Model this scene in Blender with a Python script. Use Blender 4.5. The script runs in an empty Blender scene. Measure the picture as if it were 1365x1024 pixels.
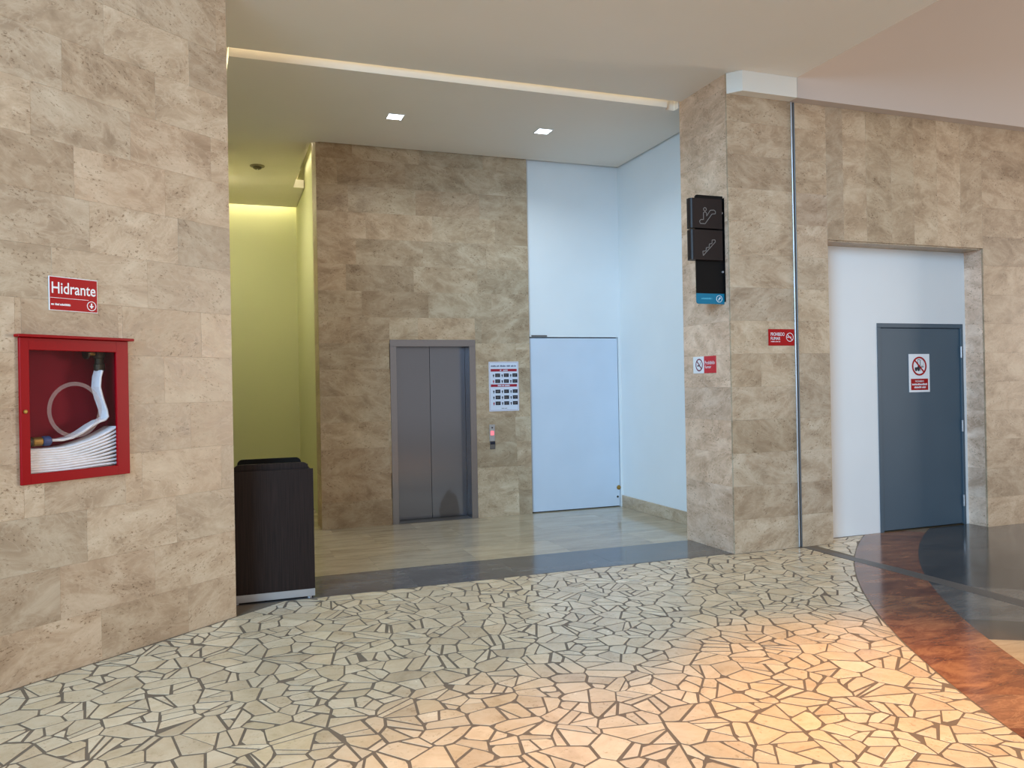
import bpy, bmesh, math, random
import numpy as np
from mathutils import Matrix, Vector

random.seed(7)
scene = bpy.context.scene
col = scene.collection
R = math.radians

# ------------------------------------------------------------------ camera
F_PX = 1058.58
yaw, pitch, roll = R(20.0225), R(0.0987), R(-1.0655)
F0 = Vector((math.sin(yaw), math.cos(yaw), 0)); R0 = Vector((math.cos(yaw), -math.sin(yaw), 0)); UP = Vector((0, 0, 1))
FW = F0*math.cos(pitch) + UP*math.sin(pitch)
U1 = -F0*math.sin(pitch) + UP*math.cos(pitch)
RT = R0*math.cos(roll) + U1*math.sin(roll)
U2 = -R0*math.sin(roll) + U1*math.cos(roll)
CAM = Vector((0, 0, 1.6))
cd = bpy.data.cameras.new('camera'); cam = bpy.data.objects.new('camera', cd); col.objects.link(cam)
cd.sensor_width = 36.0; cd.lens = 36.0*F_PX/1365.0; cd.clip_start = 0.05; cd.clip_end = 200
M = Matrix((RT, U2, -FW)).transposed().to_4x4(); M.translation = CAM
cam.matrix_world = M
scene.camera = cam

# ------------------------------------------------------------------ world, light, exposure
w = bpy.data.worlds.new('world'); scene.world = w; w.use_nodes = True
bg = w.node_tree.nodes['Background']
bg.inputs[0].default_value = (1.0, 0.92, 0.85, 1); bg.inputs[1].default_value = 0.60

def area(name, loc, target, sx, sy, energy, color, spread=180):
    d = bpy.data.lights.new(name, 'AREA'); d.shape = 'RECTANGLE'; d.size = sx; d.size_y = sy
    d.energy = energy; d.color = color; d.spread = R(spread)
    o = bpy.data.objects.new(name, d); col.objects.link(o); o.location = loc
    o.rotation_euler = (Vector(target)-Vector(loc)).to_track_quat('-Z', 'Y').to_euler()
    return o
# daylight from the glazed front far to the left behind the camera
area('window_daylight', (-6.4, -3.8, 5.0), (4.4, 6.2, 2.6), 5.0, 5.6, 900, (0.38, 0.69, 1.0), 120)
# unseen area light added on the hall side to brighten the left wall
area('hall_fill_light', (20.0, 3.4, 2.4), (-1.0, 4.6, 1.9), 4.0, 3.6, 850, (1.0, 0.90, 0.80), 140)
# light coves round the hung alcove ceiling
area('cove_light_front', (2.2, 6.995, 4.60), (2.2, 7.2, 4.50), 4.2, 0.03, 6, (1.0, 0.84, 0.52))
area('cove_light_side', (-0.15, 7.45, 4.60), (0.12, 7.45, 4.50), 0.7, 0.05, 4, (1.0, 0.84, 0.52))
area('cove_light_corridor_end', (0.4, 12.59, 4.62), (0.4, 12.72, 4.3), 1.35, 0.05, 9, (1.0, 0.90, 0.62))
area('cove_light_corridor_side', (1.0, 10.4, 4.66), (1.08, 10.4, 4.3), 1.7, 0.03, 4, (1.0, 0.90, 0.62))

vs = scene.view_settings
vs.view_transform = 'Standard'; vs.look = 'None'; vs.gamma = 1.0; vs.use_curve_mapping = False
vs.exposure = -0.12

# ------------------------------------------------------------------ helpers
def srgb(r, g, b):
    f = lambda c: (c/255)/12.92 if c/255 <= 0.04045 else ((c/255+0.055)/1.055)**2.4
    return (f(r), f(g), f(b), 1)

def link(name, mesh, mat=None, parent=None, loc=None, rotz=None):
    o = bpy.data.objects.new(name, mesh); col.objects.link(o)
    if mat and mesh is not None and not mesh.materials: mesh.materials.append(mat)
    if parent: o.parent = parent
    if loc is not None: o.location = loc
    if rotz is not None: o.rotation_euler = (0, 0, rotz)
    return o

def tag(o, label=None, cat=None, group=None, kind=None):
    if label: o['label'] = label
    if cat: o['category'] = cat
    if group: o['group'] = group
    if kind: o['kind'] = kind
    return o

def empty(name, loc, rotz=0.0):
    o = bpy.data.objects.new(name, None); col.objects.link(o)
    o.empty_display_size = 0.1
    o.location = loc; o.rotation_euler = (0, 0, rotz)
    return o

class MB:
    """collects shapes and links them as one mesh"""
    def __init__(s): s.bm = bmesh.new()
    def box(s, x0, x1, y0, y1, z0, z1, bevel=0.0, seg=1):
        r = bmesh.ops.create_cube(s.bm, size=1.0)
        vs_ = r['verts']
        bmesh.ops.scale(s.bm, vec=(x1-x0, y1-y0, z1-z0), verts=vs_)
        bmesh.ops.translate(s.bm, vec=((x0+x1)/2, (y0+y1)/2, (z0+z1)/2), verts=vs_)
        if bevel:
            es = list({e for v in vs_ for e in v.link_edges})
            bmesh.ops.bevel(s.bm, geom=es, offset=bevel, segments=seg, affect='EDGES', profile=0.5)
        return s
    def prism(s, pts, z0, z1, axis='z'):
        """polygon pts (a,b) extruded; axis z: (a,b,z)  axis y: (a, y, b)  axis x: (x, a, b)"""
        mk = {'z': lambda a, b, c: (a, b, c), 'y': lambda a, b, c: (a, c, b), 'x': lambda a, b, c: (c, a, b)}[axis]
        lo = [s.bm.verts.new(mk(a, b, z0)) for a, b in pts]
        hi = [s.bm.verts.new(mk(a, b, z1)) for a, b in pts]
        n = len(pts)
        s.bm.faces.new(lo[::-1]); s.bm.faces.new(hi)
        for i in range(n):
            s.bm.faces.new((lo[i], lo[(i+1) % n], hi[(i+1) % n], hi[i]))
        return s
    def ring(s, cx, cz, r0, r1, y0, y1, n=40, a0=0.0, a1=2*math.pi):
        full = abs(a1-a0-2*math.pi) < 1e-6
        m = n if full else n+1
        rows = []
        for i in range(m):
            a = a0+(a1-a0)*i/n
            c, q = math.cos(a), math.sin(a)
            rows.append([s.bm.verts.new((cx+rr*c, yy, cz+rr*q)) for rr, yy in ((r0, y0), (r1, y0), (r1, y1), (r0, y1))])
        for i in range(n):
            A, B = rows[i], rows[(i+1) % m]
            for k in range(4):
                s.bm.faces.new((A[k], B[k], B[(k+1) % 4], A[(k+1) % 4]))
        return s
    def disc(s, cx, cz, r, y0, y1, n=28):
        return s.prism([(cx+r*math.cos(2*math.pi*i/n), cz+r*math.sin(2*math.pi*i/n)) for i in range(n)], y0, y1, 'y')
    def bar(s, a, b, wd, y0, y1):
        """flat bar in x-z between two points"""
        ax, az = a; bx_, bz = b; d = math.hypot(bx_-ax, bz-az); nx, nz = -(bz-az)/d*wd/2, (bx_-ax)/d*wd/2
        return s.prism([(ax+nx, az+nz), (ax-nx, az-nz), (bx_-nx, bz-nz), (bx_+nx, bz+nz)], y0, y1, 'y')
    def tube(s, pts, rad, n=10, close=True):
        pts = [Vector(p) for p in pts]; rings = []
        for i, p in enumerate(pts):
            t = (pts[min(i+1, len(pts)-1)]-pts[max(i-1, 0)]).normalized()
            a = t.orthogonal() if i == 0 else (prev - t*prev.dot(t))
            a.normalize(); prev = a; b = t.cross(a)
            rr = rad[i] if isinstance(rad, (list, tuple)) else rad
            rings.append([s.bm.verts.new(p+a*math.cos(2*math.pi*k/n)*rr+b*math.sin(2*math.pi*k/n)*rr) for k in range(n)])
        for A, B in zip(rings, rings[1:]):
            for k in range(n): s.bm.faces.new((A[k], A[(k+1) % n], B[(k+1) % n], B[k]))
        if close:
            s.bm.faces.new(rings[0][::-1]); s.bm.faces.new(rings[-1])
        return s
    def lathe(s, prof, n=24, axis='z', c=(0, 0, 0)):
        mk = {'z': lambda r, h, a: (c[0]+r*math.cos(a), c[1]+r*math.sin(a), c[2]+h),
              'y': lambda r, h, a: (c[0]+r*math.cos(a), c[1]+h, c[2]+r*math.sin(a)),
              'x': lambda r, h, a: (c[0]+h, c[1]+r*math.cos(a), c[2]+r*math.sin(a))}[axis]
        rows = [[s.bm.verts.new(mk(max(r, 1e-4), h, 2*math.pi*k/n)) for k in range(n)] for r, h in prof]
        for A, B in zip(rows, rows[1:]):
            for k in range(n): s.bm.faces.new((A[k], A[(k+1) % n], B[(k+1) % n], B[k]))
        s.bm.faces.new(rows[0][::-1]); s.bm.faces.new(rows[-1])
        return s
    def mesh(s, name, smooth=False):
        bmesh.ops.recalc_face_normals(s.bm, faces=s.bm.faces)
        m = bpy.data.meshes.new(name); s.bm.to_mesh(m); s.bm.free()
        if smooth:
            for p in m.polygons: p.use_smooth = True
        return m
    def build(s, name, mat, parent=None, loc=None, rotz=None, smooth=False):
        return link(name, s.mesh(name, smooth), mat, parent, loc, rotz)

# ------------------------------------------------------------------ materials
def newmat(name):
    m = bpy.data.materials.new(name); m.use_nodes = True
    nt = m.node_tree; b = nt.nodes['Principled BSDF']
    return m, nt, b
def N(nt, typ, **kw):
    n = nt.nodes.new(typ)
    for k, v in kw.items():
        if k.startswith('i_'):
            key = k[2:]; n.inputs[int(key) if key.isdigit() else key.replace('_', ' ')].default_value = v
        else: setattr(n, k, v)
    return n
def ramp(nt, stops):
    r = nt.nodes.new('ShaderNodeValToRGB'); e = r.color_ramp.elements
    while len(e) < len(stops): e.new(0.5)
    for el, (p, c) in zip(e, stops): el.position = p; el.color = c
    return r
def mixc(nt, a, b, fac, mode='MIX'):
    n = nt.nodes.new('ShaderNodeMix'); n.data_type = 'RGBA'; n.blend_type = mode
    L = nt.links
    for sock, v in ((n.inputs[0], fac), (n.inputs[6], a), (n.inputs[7], b)):
        if hasattr(v, 'is_output'): L.new(v, sock)
        else: sock.default_value = v
    return n.outputs[2]

def plain(name, colr, rough=0.5, metal=0.0, spec=0.5, noise=0.0, nscale=6.0, bump=0.0, emit=None, estr=0.0):
    m, nt, b = newmat(name); L = nt.links
    b.inputs['Base Color'].default_value = colr; b.inputs['Roughness'].default_value = rough
    b.inputs['Metallic'].default_value = metal; b.inputs['Specular IOR Level'].default_value = spec
    if noise or bump:
        tc = N(nt, 'ShaderNodeTexCoord'); nz = N(nt, 'ShaderNodeTexNoise', i_Scale=nscale, i_Detail=5.0)
        L.new(tc.outputs['Object'], nz.inputs['Vector'])
        if noise:
            mr = N(nt, 'ShaderNodeMapRange', i_1=0.3, i_2=0.7, i_3=1-noise, i_4=1+noise)
            L.new(nz.outputs['Fac'], mr.inputs[0])
            mul = N(nt, 'ShaderNodeVectorMath', operation='SCALE'); mul.inputs[0].default_value = colr[:3]
            L.new(mr.outputs[0], mul.inputs['Scale']); L.new(mul.outputs[0], b.inputs['Base Color'])
        if bump:
            bp = N(nt, 'ShaderNodeBump', i_Strength=bump, i_Distance=0.01)
            L.new(nz.outputs['Fac'], bp.inputs['Height']); L.new(bp.outputs[0], b.inputs['Normal'])
    if emit:
        b.inputs['Emission Color'].default_value = emit; b.inputs['Emission Strength'].default_value = estr
    return m

def stone(name, lo, mid, hi, rough=0.4, stretch=(1, 1, 1.8), scale=3.2, pits=0.55, vary=0.10, vein=0.35, pitcol=(0.45, 0.38, 0.30, 1), bump=0.08, hue=0.0):
    """travertine-like stone; each piece shifts the pattern and the tone by its own random number and object colour"""
    m, nt, b = newmat(name); L = nt.links
    tc = N(nt, 'ShaderNodeTexCoord'); oi = N(nt, 'ShaderNodeObjectInfo')
    sh = N(nt, 'ShaderNodeVectorMath', operation='SCALE'); sh.inputs[0].default_value = (71.3, 37.7, 93.1)
    L.new(oi.outputs['Random'], sh.inputs['Scale'])
    mp = N(nt, 'ShaderNodeVectorMath', operation='MULTIPLY'); mp.inputs[1].default_value = stretch
    L.new(tc.outputs['Object'], mp.inputs[0])
    # some pieces have their bedding tilted
    rt = N(nt, 'ShaderNodeVectorRotate', rotation_type='Y_AXIS')
    ma = N(nt, 'ShaderNodeMath', operation='MULTIPLY_ADD'); ma.inputs[1].default_value = 37.7
    fr = N(nt, 'ShaderNodeMath', operation='FRACT'); L.new(oi.outputs['Random'], ma.inputs[0]); ma.inputs[2].default_value = 0.0
    L.new(ma.outputs[0], fr.inputs[0])
    an = N(nt, 'ShaderNodeMapRange', i_1=0.0, i_2=1.0, i_3=-0.5, i_4=0.5); L.new(fr.outputs[0], an.inputs[0])
    L.new(tc.outputs['Object'], rt.inputs['Vector']); L.new(an.outputs[0], rt.inputs['Angle'])
    L.new(rt.outputs[0], mp.inputs[0])
    ad = N(nt, 'ShaderNodeVectorMath', operation='ADD'); L.new(mp.outputs[0], ad.inputs[0]); L.new(sh.outputs[0], ad.inputs[1])
    n1 = N(nt, 'ShaderNodeTexNoise', i_Scale=scale, i_Detail=9.0, i_Roughness=0.66, i_Distortion=0.6)
    L.new(ad.outputs[0], n1.inputs['Vector'])
    rp = ramp(nt, [(0.30, lo), (0.50, mid), (0.70, hi)]); L.new(n1.outputs['Fac'], rp.inputs[0])
    # light veins
    n2 = N(nt, 'ShaderNodeTexNoise', i_Scale=scale*1.3, i_Detail=6.0, i_Roughness=0.6, i_Distortion=1.6); L.new(ad.outputs[0], n2.inputs['Vector'])
    v1 = N(nt, 'ShaderNodeMath', operation='SUBTRACT'); v1.inputs[1].default_value = 0.5; L.new(n2.outputs['Fac'], v1.inputs[0])
    v2 = N(nt, 'ShaderNodeMath', operation='ABSOLUTE'); L.new(v1.outputs[0], v2.inputs[0])
    v3 = N(nt, 'ShaderNodeMapRange', i_1=0.0, i_2=0.035, i_3=vein, i_4=0.0); L.new(v2.outputs[0], v3.inputs[0])
    c1 = mixc(nt, rp.outputs[0], hi, v3.outputs[0])
    # small dark pits, clustered
    n3 = N(nt, 'ShaderNodeTexNoise', i_Scale=scale*13, i_Detail=4.0, i_Roughness=0.7); L.new(ad.outputs[0], n3.inputs['Vector'])
    n4 = N(nt, 'ShaderNodeTexNoise', i_Scale=scale*1.9, i_Detail=2.0); L.new(ad.outputs[0], n4.inputs['Vector'])
    p1 = N(nt, 'ShaderNodeMapRange', i_1=0.57, i_2=0.64, i_3=0.0, i_4=1.0); L.new(n3.outputs['Fac'], p1.inputs[0])
    p2 = N(nt, 'ShaderNodeMapRange', i_1=0.42, i_2=0.60, i_3=0.0, i_4=pits); L.new(n4.outputs['Fac'], p2.inputs[0])
    p3 = N(nt, 'ShaderNodeMath', operation='MULTIPLY'); L.new(p1.outputs[0], p3.inputs[0]); L.new(p2.outputs[0], p3.inputs[1])
    c2 = mixc(nt, c1, pitcol, p3.outputs[0], 'MULTIPLY')
    # per piece tone
    tn = N(nt, 'ShaderNodeMapRange', i_1=0.0, i_2=1.0, i_3=1-vary, i_4=1+vary); L.new(oi.outputs['Random'], tn.inputs[0])
    sc_ = N(nt, 'ShaderNodeVectorMath', operation='SCALE'); L.new(c2, sc_.inputs[0]); L.new(tn.outputs[0], sc_.inputs['Scale'])
    c3 = mixc(nt, sc_.outputs[0], oi.outputs['Color'], 1.0, 'MULTIPLY')
    L.new(c3, b.inputs['Base Color'])
    b.inputs['Roughness'].default_value = rough
    rr = N(nt, 'ShaderNodeMapRange', i_1=0.3, i_2=0.7, i_3=rough*0.8, i_4=rough*1.25); L.new(n1.outputs['Fac'], rr.inputs[0]); L.new(rr.outputs[0], b.inputs['Roughness'])
    if bump:
        bp = N(nt, 'ShaderNodeBump', i_Strength=bump, i_Distance=0.004); bp.invert = True
        L.new(p3.outputs[0], bp.inputs['Height']); L.new(bp.outputs[0], b.inputs['Normal'])
    return m

mat_trav = stone('travertine_wall', srgb(152, 128, 103), srgb(182, 159, 133), srgb(206, 188, 164), rough=0.42, pits=1.0, vein=0.38)
mat_travfloor = stone('travertine_floor', srgb(156, 141, 118), srgb(180, 165, 140), srgb(198, 184, 160), rough=0.13, stretch=(1, 4, 1), scale=1.6, pits=0.3, vary=0.05, bump=0)
mat_crazy = stone('broken_marble', srgb(200, 178, 146), srgb(220, 200, 169), srgb(231, 216, 189), rough=0.22, stretch=(1, 1, 1), scale=3.0, pits=0.45, vary=0.09, vein=0.2, bump=0.03)
mat_dark = stone('dark_marble', srgb(62, 60, 60), srgb(78, 76, 76), srgb(98, 95, 92), rough=0.14, stretch=(1, 3, 1), scale=1.4, pits=0.2, vary=0.05, bump=0)
mat_red = stone('red_marble', srgb(84, 54, 40), srgb(128, 84, 58), srgb(174, 128, 92), rough=0.15, stretch=(1, 2.4, 1), scale=2.4, pits=0.4, vary=0.06, bump=0)
mat_grout = plain('floor_grout', srgb(116, 103, 88), 0.55, noise=0.10, nscale=9)
mat_mortar = plain('wall_mortar', srgb(168, 148, 124), 0.8)
mat_ceil = plain('ceiling_paint', srgb(238, 231, 222), 0.75, noise=0.015, nscale=1.2)
mat_white = plain('white_paint', srgb(226, 228, 230), 0.6, noise=0.02, nscale=1.5)
mat_trimw = plain('cream_paint', srgb(226, 221, 212), 0.55)
mat_upper = plain('pinkish_white_paint', srgb(196, 182, 174), 0.6)
mat_green = plain('olive_paint', srgb(198, 199, 152), 0.65, noise=0.015, nscale=1.0)
mat_whitedoor = plain('white_door_paint', srgb(205, 214, 228), 0.5, noise=0.03, nscale=2.0)
mat_gap = plain('dark_gap', srgb(40, 38, 36), 0.8)
mat_redp = plain('red_enamel', srgb(150, 0, 10), 0.35, spec=0.15, noise=0.03, nscale=5)
mat_redin = plain('red_enamel_inside', srgb(126, 8, 32), 0.6, spec=0.1)
mat_redsign = plain('red_sign_vinyl', srgb(168, 0, 10), 0.4, spec=0.2)
mat_whitesign = plain('white_sign_vinyl', srgb(236, 236, 240), 0.4)
mat_sheet = plain('poster_paper', srgb(214, 218, 232), 0.4)
mat_black = plain('black_plastic', srgb(12, 11, 12), 0.45, spec=0.25)
mat_signbrown = plain('dark_brown_plastic', srgb(38, 28, 27), 0.42, spec=0.3)
mat_signline = plain('grey_print', srgb(128, 120, 116), 0.5)
mat_teal = plain('teal_print', srgb(0, 118, 150), 0.35)
mat_ink = plain('dark_ink', srgb(24, 26, 44), 0.5)
mat_greydoor = plain('slate_door_paint', srgb(72, 90, 104), 0.42, noise=0.03, nscale=2.5)
mat_alu = plain('aluminium', srgb(188, 188, 192), 0.35, metal=0.7)
mat_metalgrey = plain('grey_joint_metal', srgb(112, 108, 106), 0.4, metal=0.5)
mat_brass = plain('brass', srgb(170, 134, 70), 0.35, metal=0.8)
mat_darkbrass = plain('dark_bronze', srgb(70, 62, 46), 0.45, metal=0.6)
mat_bluefit = plain('blue_fitting', srgb(58, 74, 120), 0.4)
mat_hose = plain('white_hose_canvas', srgb(238, 237, 236), 0.75, noise=0.05, nscale=30)
mat_led = plain('lamp_diffuser', srgb(240, 250, 255), 0.4, emit=(0.90, 0.98, 1.0, 1), estr=9.0)
mat_callred = plain('lit_red_indicator', srgb(255, 120, 130), 0.4, emit=srgb(255, 110, 120), estr=1.1)
mat_ringdecal = plain('frosted_ring', srgb(190, 170, 165), 0.6); mat_ringdecal.node_tree.nodes['Principled BSDF'].inputs['Alpha'].default_value = 0.20
mat_warmled = plain('warm_lamp_diffuser', srgb(255, 220, 160), 0.4, emit=(1.0, 0.75, 0.42, 1), estr=6.0)

def steel(name, base, rough, ax):
    m, nt, b = newmat(name); L = nt.links
    tc = N(nt, 'ShaderNodeTexCoord'); mp = N(nt, 'ShaderNodeVectorMath', operation='MULTIPLY'); mp.inputs[1].default_value = ax
    L.new(tc.outputs['Object'], mp.inputs[0])
    nz = N(nt, 'ShaderNodeTexNoise', i_Scale=6.0, i_Detail=3.0); L.new(mp.outputs[0], nz.inputs['Vector'])
    b.inputs['Base Color'].default_value = base; b.inputs['Metallic'].default_value = 0.92
    mr = N(nt, 'ShaderNodeMapRange', i_1=0.3, i_2=0.7, i_3=rough*0.94, i_4=rough*1.06); L.new(nz.outputs['Fac'], mr.inputs[0]); L.new(mr.outputs[0], b.inputs['Roughness'])
    return m
mat_steel = steel('brushed_steel', srgb(128, 132, 142), 0.17, (1.0, 1.0, 40.0))
mat_steelframe = steel('brushed_steel_frame', srgb(146, 146, 152), 0.20, (30.0, 30.0, 1.0))

m, nt, b = newmat('dark_wenge_laminate'); mat_wenge = m
tc = N(nt, 'ShaderNodeTexCoord'); mp = N(nt, 'ShaderNodeVectorMath', operation='MULTIPLY'); mp.inputs[1].default_value = (30, 30, 0.8)
nz = N(nt, 'ShaderNodeTexNoise', i_Scale=4.0, i_Detail=4.0)
nt.links.new(tc.outputs['Object'], mp.inputs[0]); nt.links.new(mp.outputs[0], nz.inputs['Vector'])
rp = ramp(nt, [(0.3, srgb(28, 19, 17)), (0.7, srgb(46, 33, 29))]); nt.links.new(nz.outputs['Fac'], rp.inputs[0]); nt.links.new(rp.outputs[0], b.inputs['Base Color'])
b.inputs['Roughness'].default_value = 0.5; b.inputs['Specular IOR Level'].default_value = 0.2

# clear pane: mostly see-through with a fresnel sheen
m, nt, b = newmat('clear_glass'); mat_glass = m
nt.nodes.remove(b); out = nt.nodes['Material Output']
tr = N(nt, 'ShaderNodeBsdfTransparent'); tr.inputs[0].default_value = (0.98, 0.97, 0.98, 1)
gl = N(nt, 'ShaderNodeBsdfGlossy', i_Roughness=0.03); fz = N(nt, 'ShaderNodeFresnel', i_IOR=1.5); mx = N(nt, 'ShaderNodeMixShader')
fm = N(nt, 'ShaderNodeMath', operation='MULTIPLY'); fm.inputs[1].default_value = 0.5; nt.links.new(fz.outputs[0], fm.inputs[0])
gb = N(nt, 'ShaderNodeNewGeometry'); om = N(nt, 'ShaderNodeMath', operation='SUBTRACT'); om.inputs[0].default_value = 1.0; nt.links.new(gb.outputs['Backfacing'], om.inputs[1])   # the sheen belongs to the outer face only
f2 = N(nt, 'ShaderNodeMath', operation='MULTIPLY'); nt.links.new(fm.outputs[0], f2.inputs[0]); nt.links.new(om.outputs[0], f2.inputs[1]); nt.links.new(f2.outputs[0], mx.inputs[0]); nt.links.new(tr.outputs[0], mx.inputs[1]); nt.links.new(gl.outputs[0], mx.inputs[2]); nt.links.new(mx.outputs[0], out.inputs[0])

# ------------------------------------------------------------------ tiles
tile_cache = {}
def tile_mesh(wd, ht, th, mat, bev=0.0004):
    key = (round(wd, 3), round(ht, 3), round(th, 3), mat.name)
    if key not in tile_cache:
        mb = MB(); mb.box(-wd/2, wd/2, 0, th, -ht/2, ht/2, bevel=min(bev, wd*0.2, ht*0.2))
        me = mb.mesh('tile'); me.materials.append(mat); tile_cache[key] = me
    return tile_cache[key]

TONES = [(1.0, 1.0, 1.0), (1.04, 1.03, 1.02), (0.93, 0.91, 0.89), (1.03, 0.98, 0.95), (0.96, 0.97, 0.97), (1.07, 1.07, 1.07), (0.90, 0.86, 0.82), (1.0, 0.97, 0.94)]
def put_tile(parent, x0, x1, z0, z1, mat=None, th=0.02, y=0.0, gap=0.0004, tone=None, name='tile'):
    mat = mat or mat_trav
    if x1-x0 < 0.015 or z1-z0 < 0.015: return None
    o = link(name, tile_mesh(x1-x0-gap, z1-z0-gap, th, mat), None, parent, ((x0+x1)/2, y-random.random()*0.0008, (z0+z1)/2))
    t = tone or random.choice(TONES)
    o.color = (t[0], t[1], t[2], 1)
    return o

def tile_wall(parent, x0, x1, z0, z1, pitch, length, holes=(), offs=None, tones={}):
    k = 0; z = 0.0
    while z < z1-1e-4:
        za, zb = max(z, z0), min(z+pitch, z1)
        if zb > za+0.01:
            off = offs[k % len(offs)] if offs else random.random()
            cuts = [x0]; x = x0 + (off-1)*length
            while x < x1:
                x += length
                if x0+0.05 < x < x1-0.05: cuts.append(x)
            cuts.append(x1)
            segs = []
            for a, b_ in zip(cuts, cuts[1:]): segs.append((a, b_, za, zb))
            for (ha, hb, hz0, hz1) in holes:
                new = []
                for (a, b_, c, d) in segs:
                    if b_ <= ha or a >= hb or d <= hz0 or c >= hz1: new.append((a, b_, c, d)); continue
                    if a < ha: new.append((a, ha, c, d))
                    if b_ > hb: new.append((hb, b_, c, d))
                    if d > hz1: new.append((max(a, ha), min(b_, hb), hz1, d))
                    if c < hz0: new.append((max(a, ha), min(b_, hb), c, hz0))
                segs = new
            for i, sgm in enumerate(segs):
                put_tile(parent, *sgm, tone=tones.get((k, i)))
        z += pitch; k += 1

def struct(o, label, cat): return tag(o, label, cat, kind='structure')

# ------------------------------------------------------------------ dimensions
YB, YW = 9.196, 9.23
HM, HC, HTOP = 4.452, 4.40, 4.80
LC = Vector((0.0647, 5.9637, 0)); LA = R(40.03)
LD = Vector((math.cos(LA), math.sin(LA), 0)); LN = Vector((math.sin(LA), -math.cos(LA), 0))
XP, YC = 4.4253, 6.2064           # pillar left face, right wall face
XR1, XR2, YR, HR = 5.5618, 7.6156, 6.438, 2.963

# ------------------------------------------------------------------ left wall (diagonal)
HOLE = (-1.440, -0.834, 1.125, 1.900)       # niche for the hydrant cabinet, along the wall
mb = MB(); D0, D1 = 0.0212, 0.60
for (a, b_, c, d) in ((-5.0, HOLE[0], 0, HTOP), (HOLE[1], -0.0212, 0, HTOP), (HOLE[0], HOLE[1], 0, HOLE[2]), (HOLE[0], HOLE[1], HOLE[3], HTOP)):
    mb.box(a, b_, D0, D1, c, d)
mb.box(HOLE[0], HOLE[1], 0.32, D1, HOLE[2], HOLE[3])
wall_left = struct(mb.build('wall_left', mat_mortar, None, LC, LA), 'diagonal wall of beige travertine tiles on the left with a recessed cabinet', 'wall')
LOFF = [0.55, 0.15, 0.42, 0.02, 0.62, 0.30, 0.78, 0.12, 0.50, 0.35, 0.95, 0.25, 0.68, 0.05, 0.45, 0.8]
tile_wall(wall_left, -5.0, 0.0, 0, HTOP, 0.305, 0.61, [HOLE], LOFF)
# return of the wall into the corridor (its end face)
for k in range(16):
    z0, z1 = k*0.305, min((k+1)*0.305, HTOP)
    if z1-z0 < 0.02: continue
    t = link('tile', tile_mesh(0.5788, z1-z0-0.0004, 0.02, mat_trav), None, wall_left, (-0.0, 0.0212+0.5788/2, (z0+z1)/2), R(90))
    t.color = (*random.choice(TONES), 1)

# ------------------------------------------------------------------ back wall with the elevator
EX0, EX1, EH = 1.840, 2.8854, 2.160
mb = MB(); y0, y1 = YB+0.0212, YB+0.45
mb.box(1.055, EX0+0.004, y0, y1, 0, HTOP); mb.box(EX1-0.004, 3.585, y0, y1, 0, HTOP); mb.box(EX0+0.004, EX1-0.004, y0, y1, EH-0.004, HTOP)
mb.box(EX0+0.004, EX1-0.004, YB+0.30, y1, 0, EH)
wall_back = struct(mb.build('wall_back', mat_mortar), 'travertine tiled wall around the elevator at the back of the alcove', 'wall')
BT = {}
tile_wall(wall_back, 1.0334, 3.591, 0, HTOP, 0.3025, 0.79, [(EX0, EX1, -1, EH)], [0.02, 0.01, 0.0, 0.98, 0.0, 0.02, 0.01, 0.45, 0.62, 0.40, 0.55, 0.70, 0.45, 0.30, 0.52, 0.2], BT)
for t in wall_back.children:
    t.location.y += YB
    t.color = (t.color[0]*0.98, t.color[1]*0.97, t.color[2]*0.94, 1)   # slightly darker and browner than the other tiles
# stone return at the corridor corner
for k in range(16):
    z0, z1 = k*0.3025, min((k+1)*0.3025, HTOP)
    if z1-z0 < 0.02: continue
    t = link('tile', tile_mesh(0.40, z1-z0-0.0004, 0.02, mat_trav), None, wall_back, (1.0334, YB+0.0212+0.20, (z0+z1)/2), R(-90))
    t.color = (*random.choice(TONES), 1)

# ------------------------------------------------------------------ white back wall, white alcove side wall
WX0, WX1, WH = 3.600, 4.842, 2.200
mb = MB(); mb.box(3.5915, WX0, YW, YW+0.2, 0, HTOP); mb.box(WX1, 4.95, YW, YW+0.2, 0, HTOP); mb.box(WX0, WX1, YW, YW+0.2, WH, HTOP)
mb.box(WX0, WX1, YW+0.08, YW+0.2, 0, WH)
struct(mb.build('wall_back_right', mat_white), 'plain white painted wall above and around the flush white door', 'wall')
mb = MB(); mb.box(4.877, 5.05, 7.007, YW, 0, HTOP)
struct(mb.build('wall_alcove_right', mat_white), 'white painted side wall of the alcove behind the pillar', 'wall')
mb = MB(); mb.box(4.857, 4.877, 7.01, YW-0.002, 0, 0.145, bevel=0.002)
struct(mb.build('baseboard_right', mat_trav), 'low stone baseboard along the white alcove side wall', 'baseboard')

# ------------------------------------------------------------------ corridor walls
mb = MB(); mb.box(1.12, 1.32, YB+0.46, 12.75, 0, HTOP)
struct(mb.build('wall_corridor_right', mat_green), 'narrow olive green side wall of the corridor next to the elevator block', 'wall')
mb = MB(); mb.box(-0.55, 1.32, 12.75, 12.95, 0, HTOP)
struct(mb.build('wall_corridor_back', mat_green), 'olive green wall at the end of the corridor, lit from above', 'wall')
mb = MB(); mb.box(-0.55, -0.35, 6.44, 12.75, 0, HTOP)
struct(mb.build('wall_corridor_left', mat_green), 'olive green corridor wall hidden behind the diagonal stone wall', 'wall')

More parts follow.
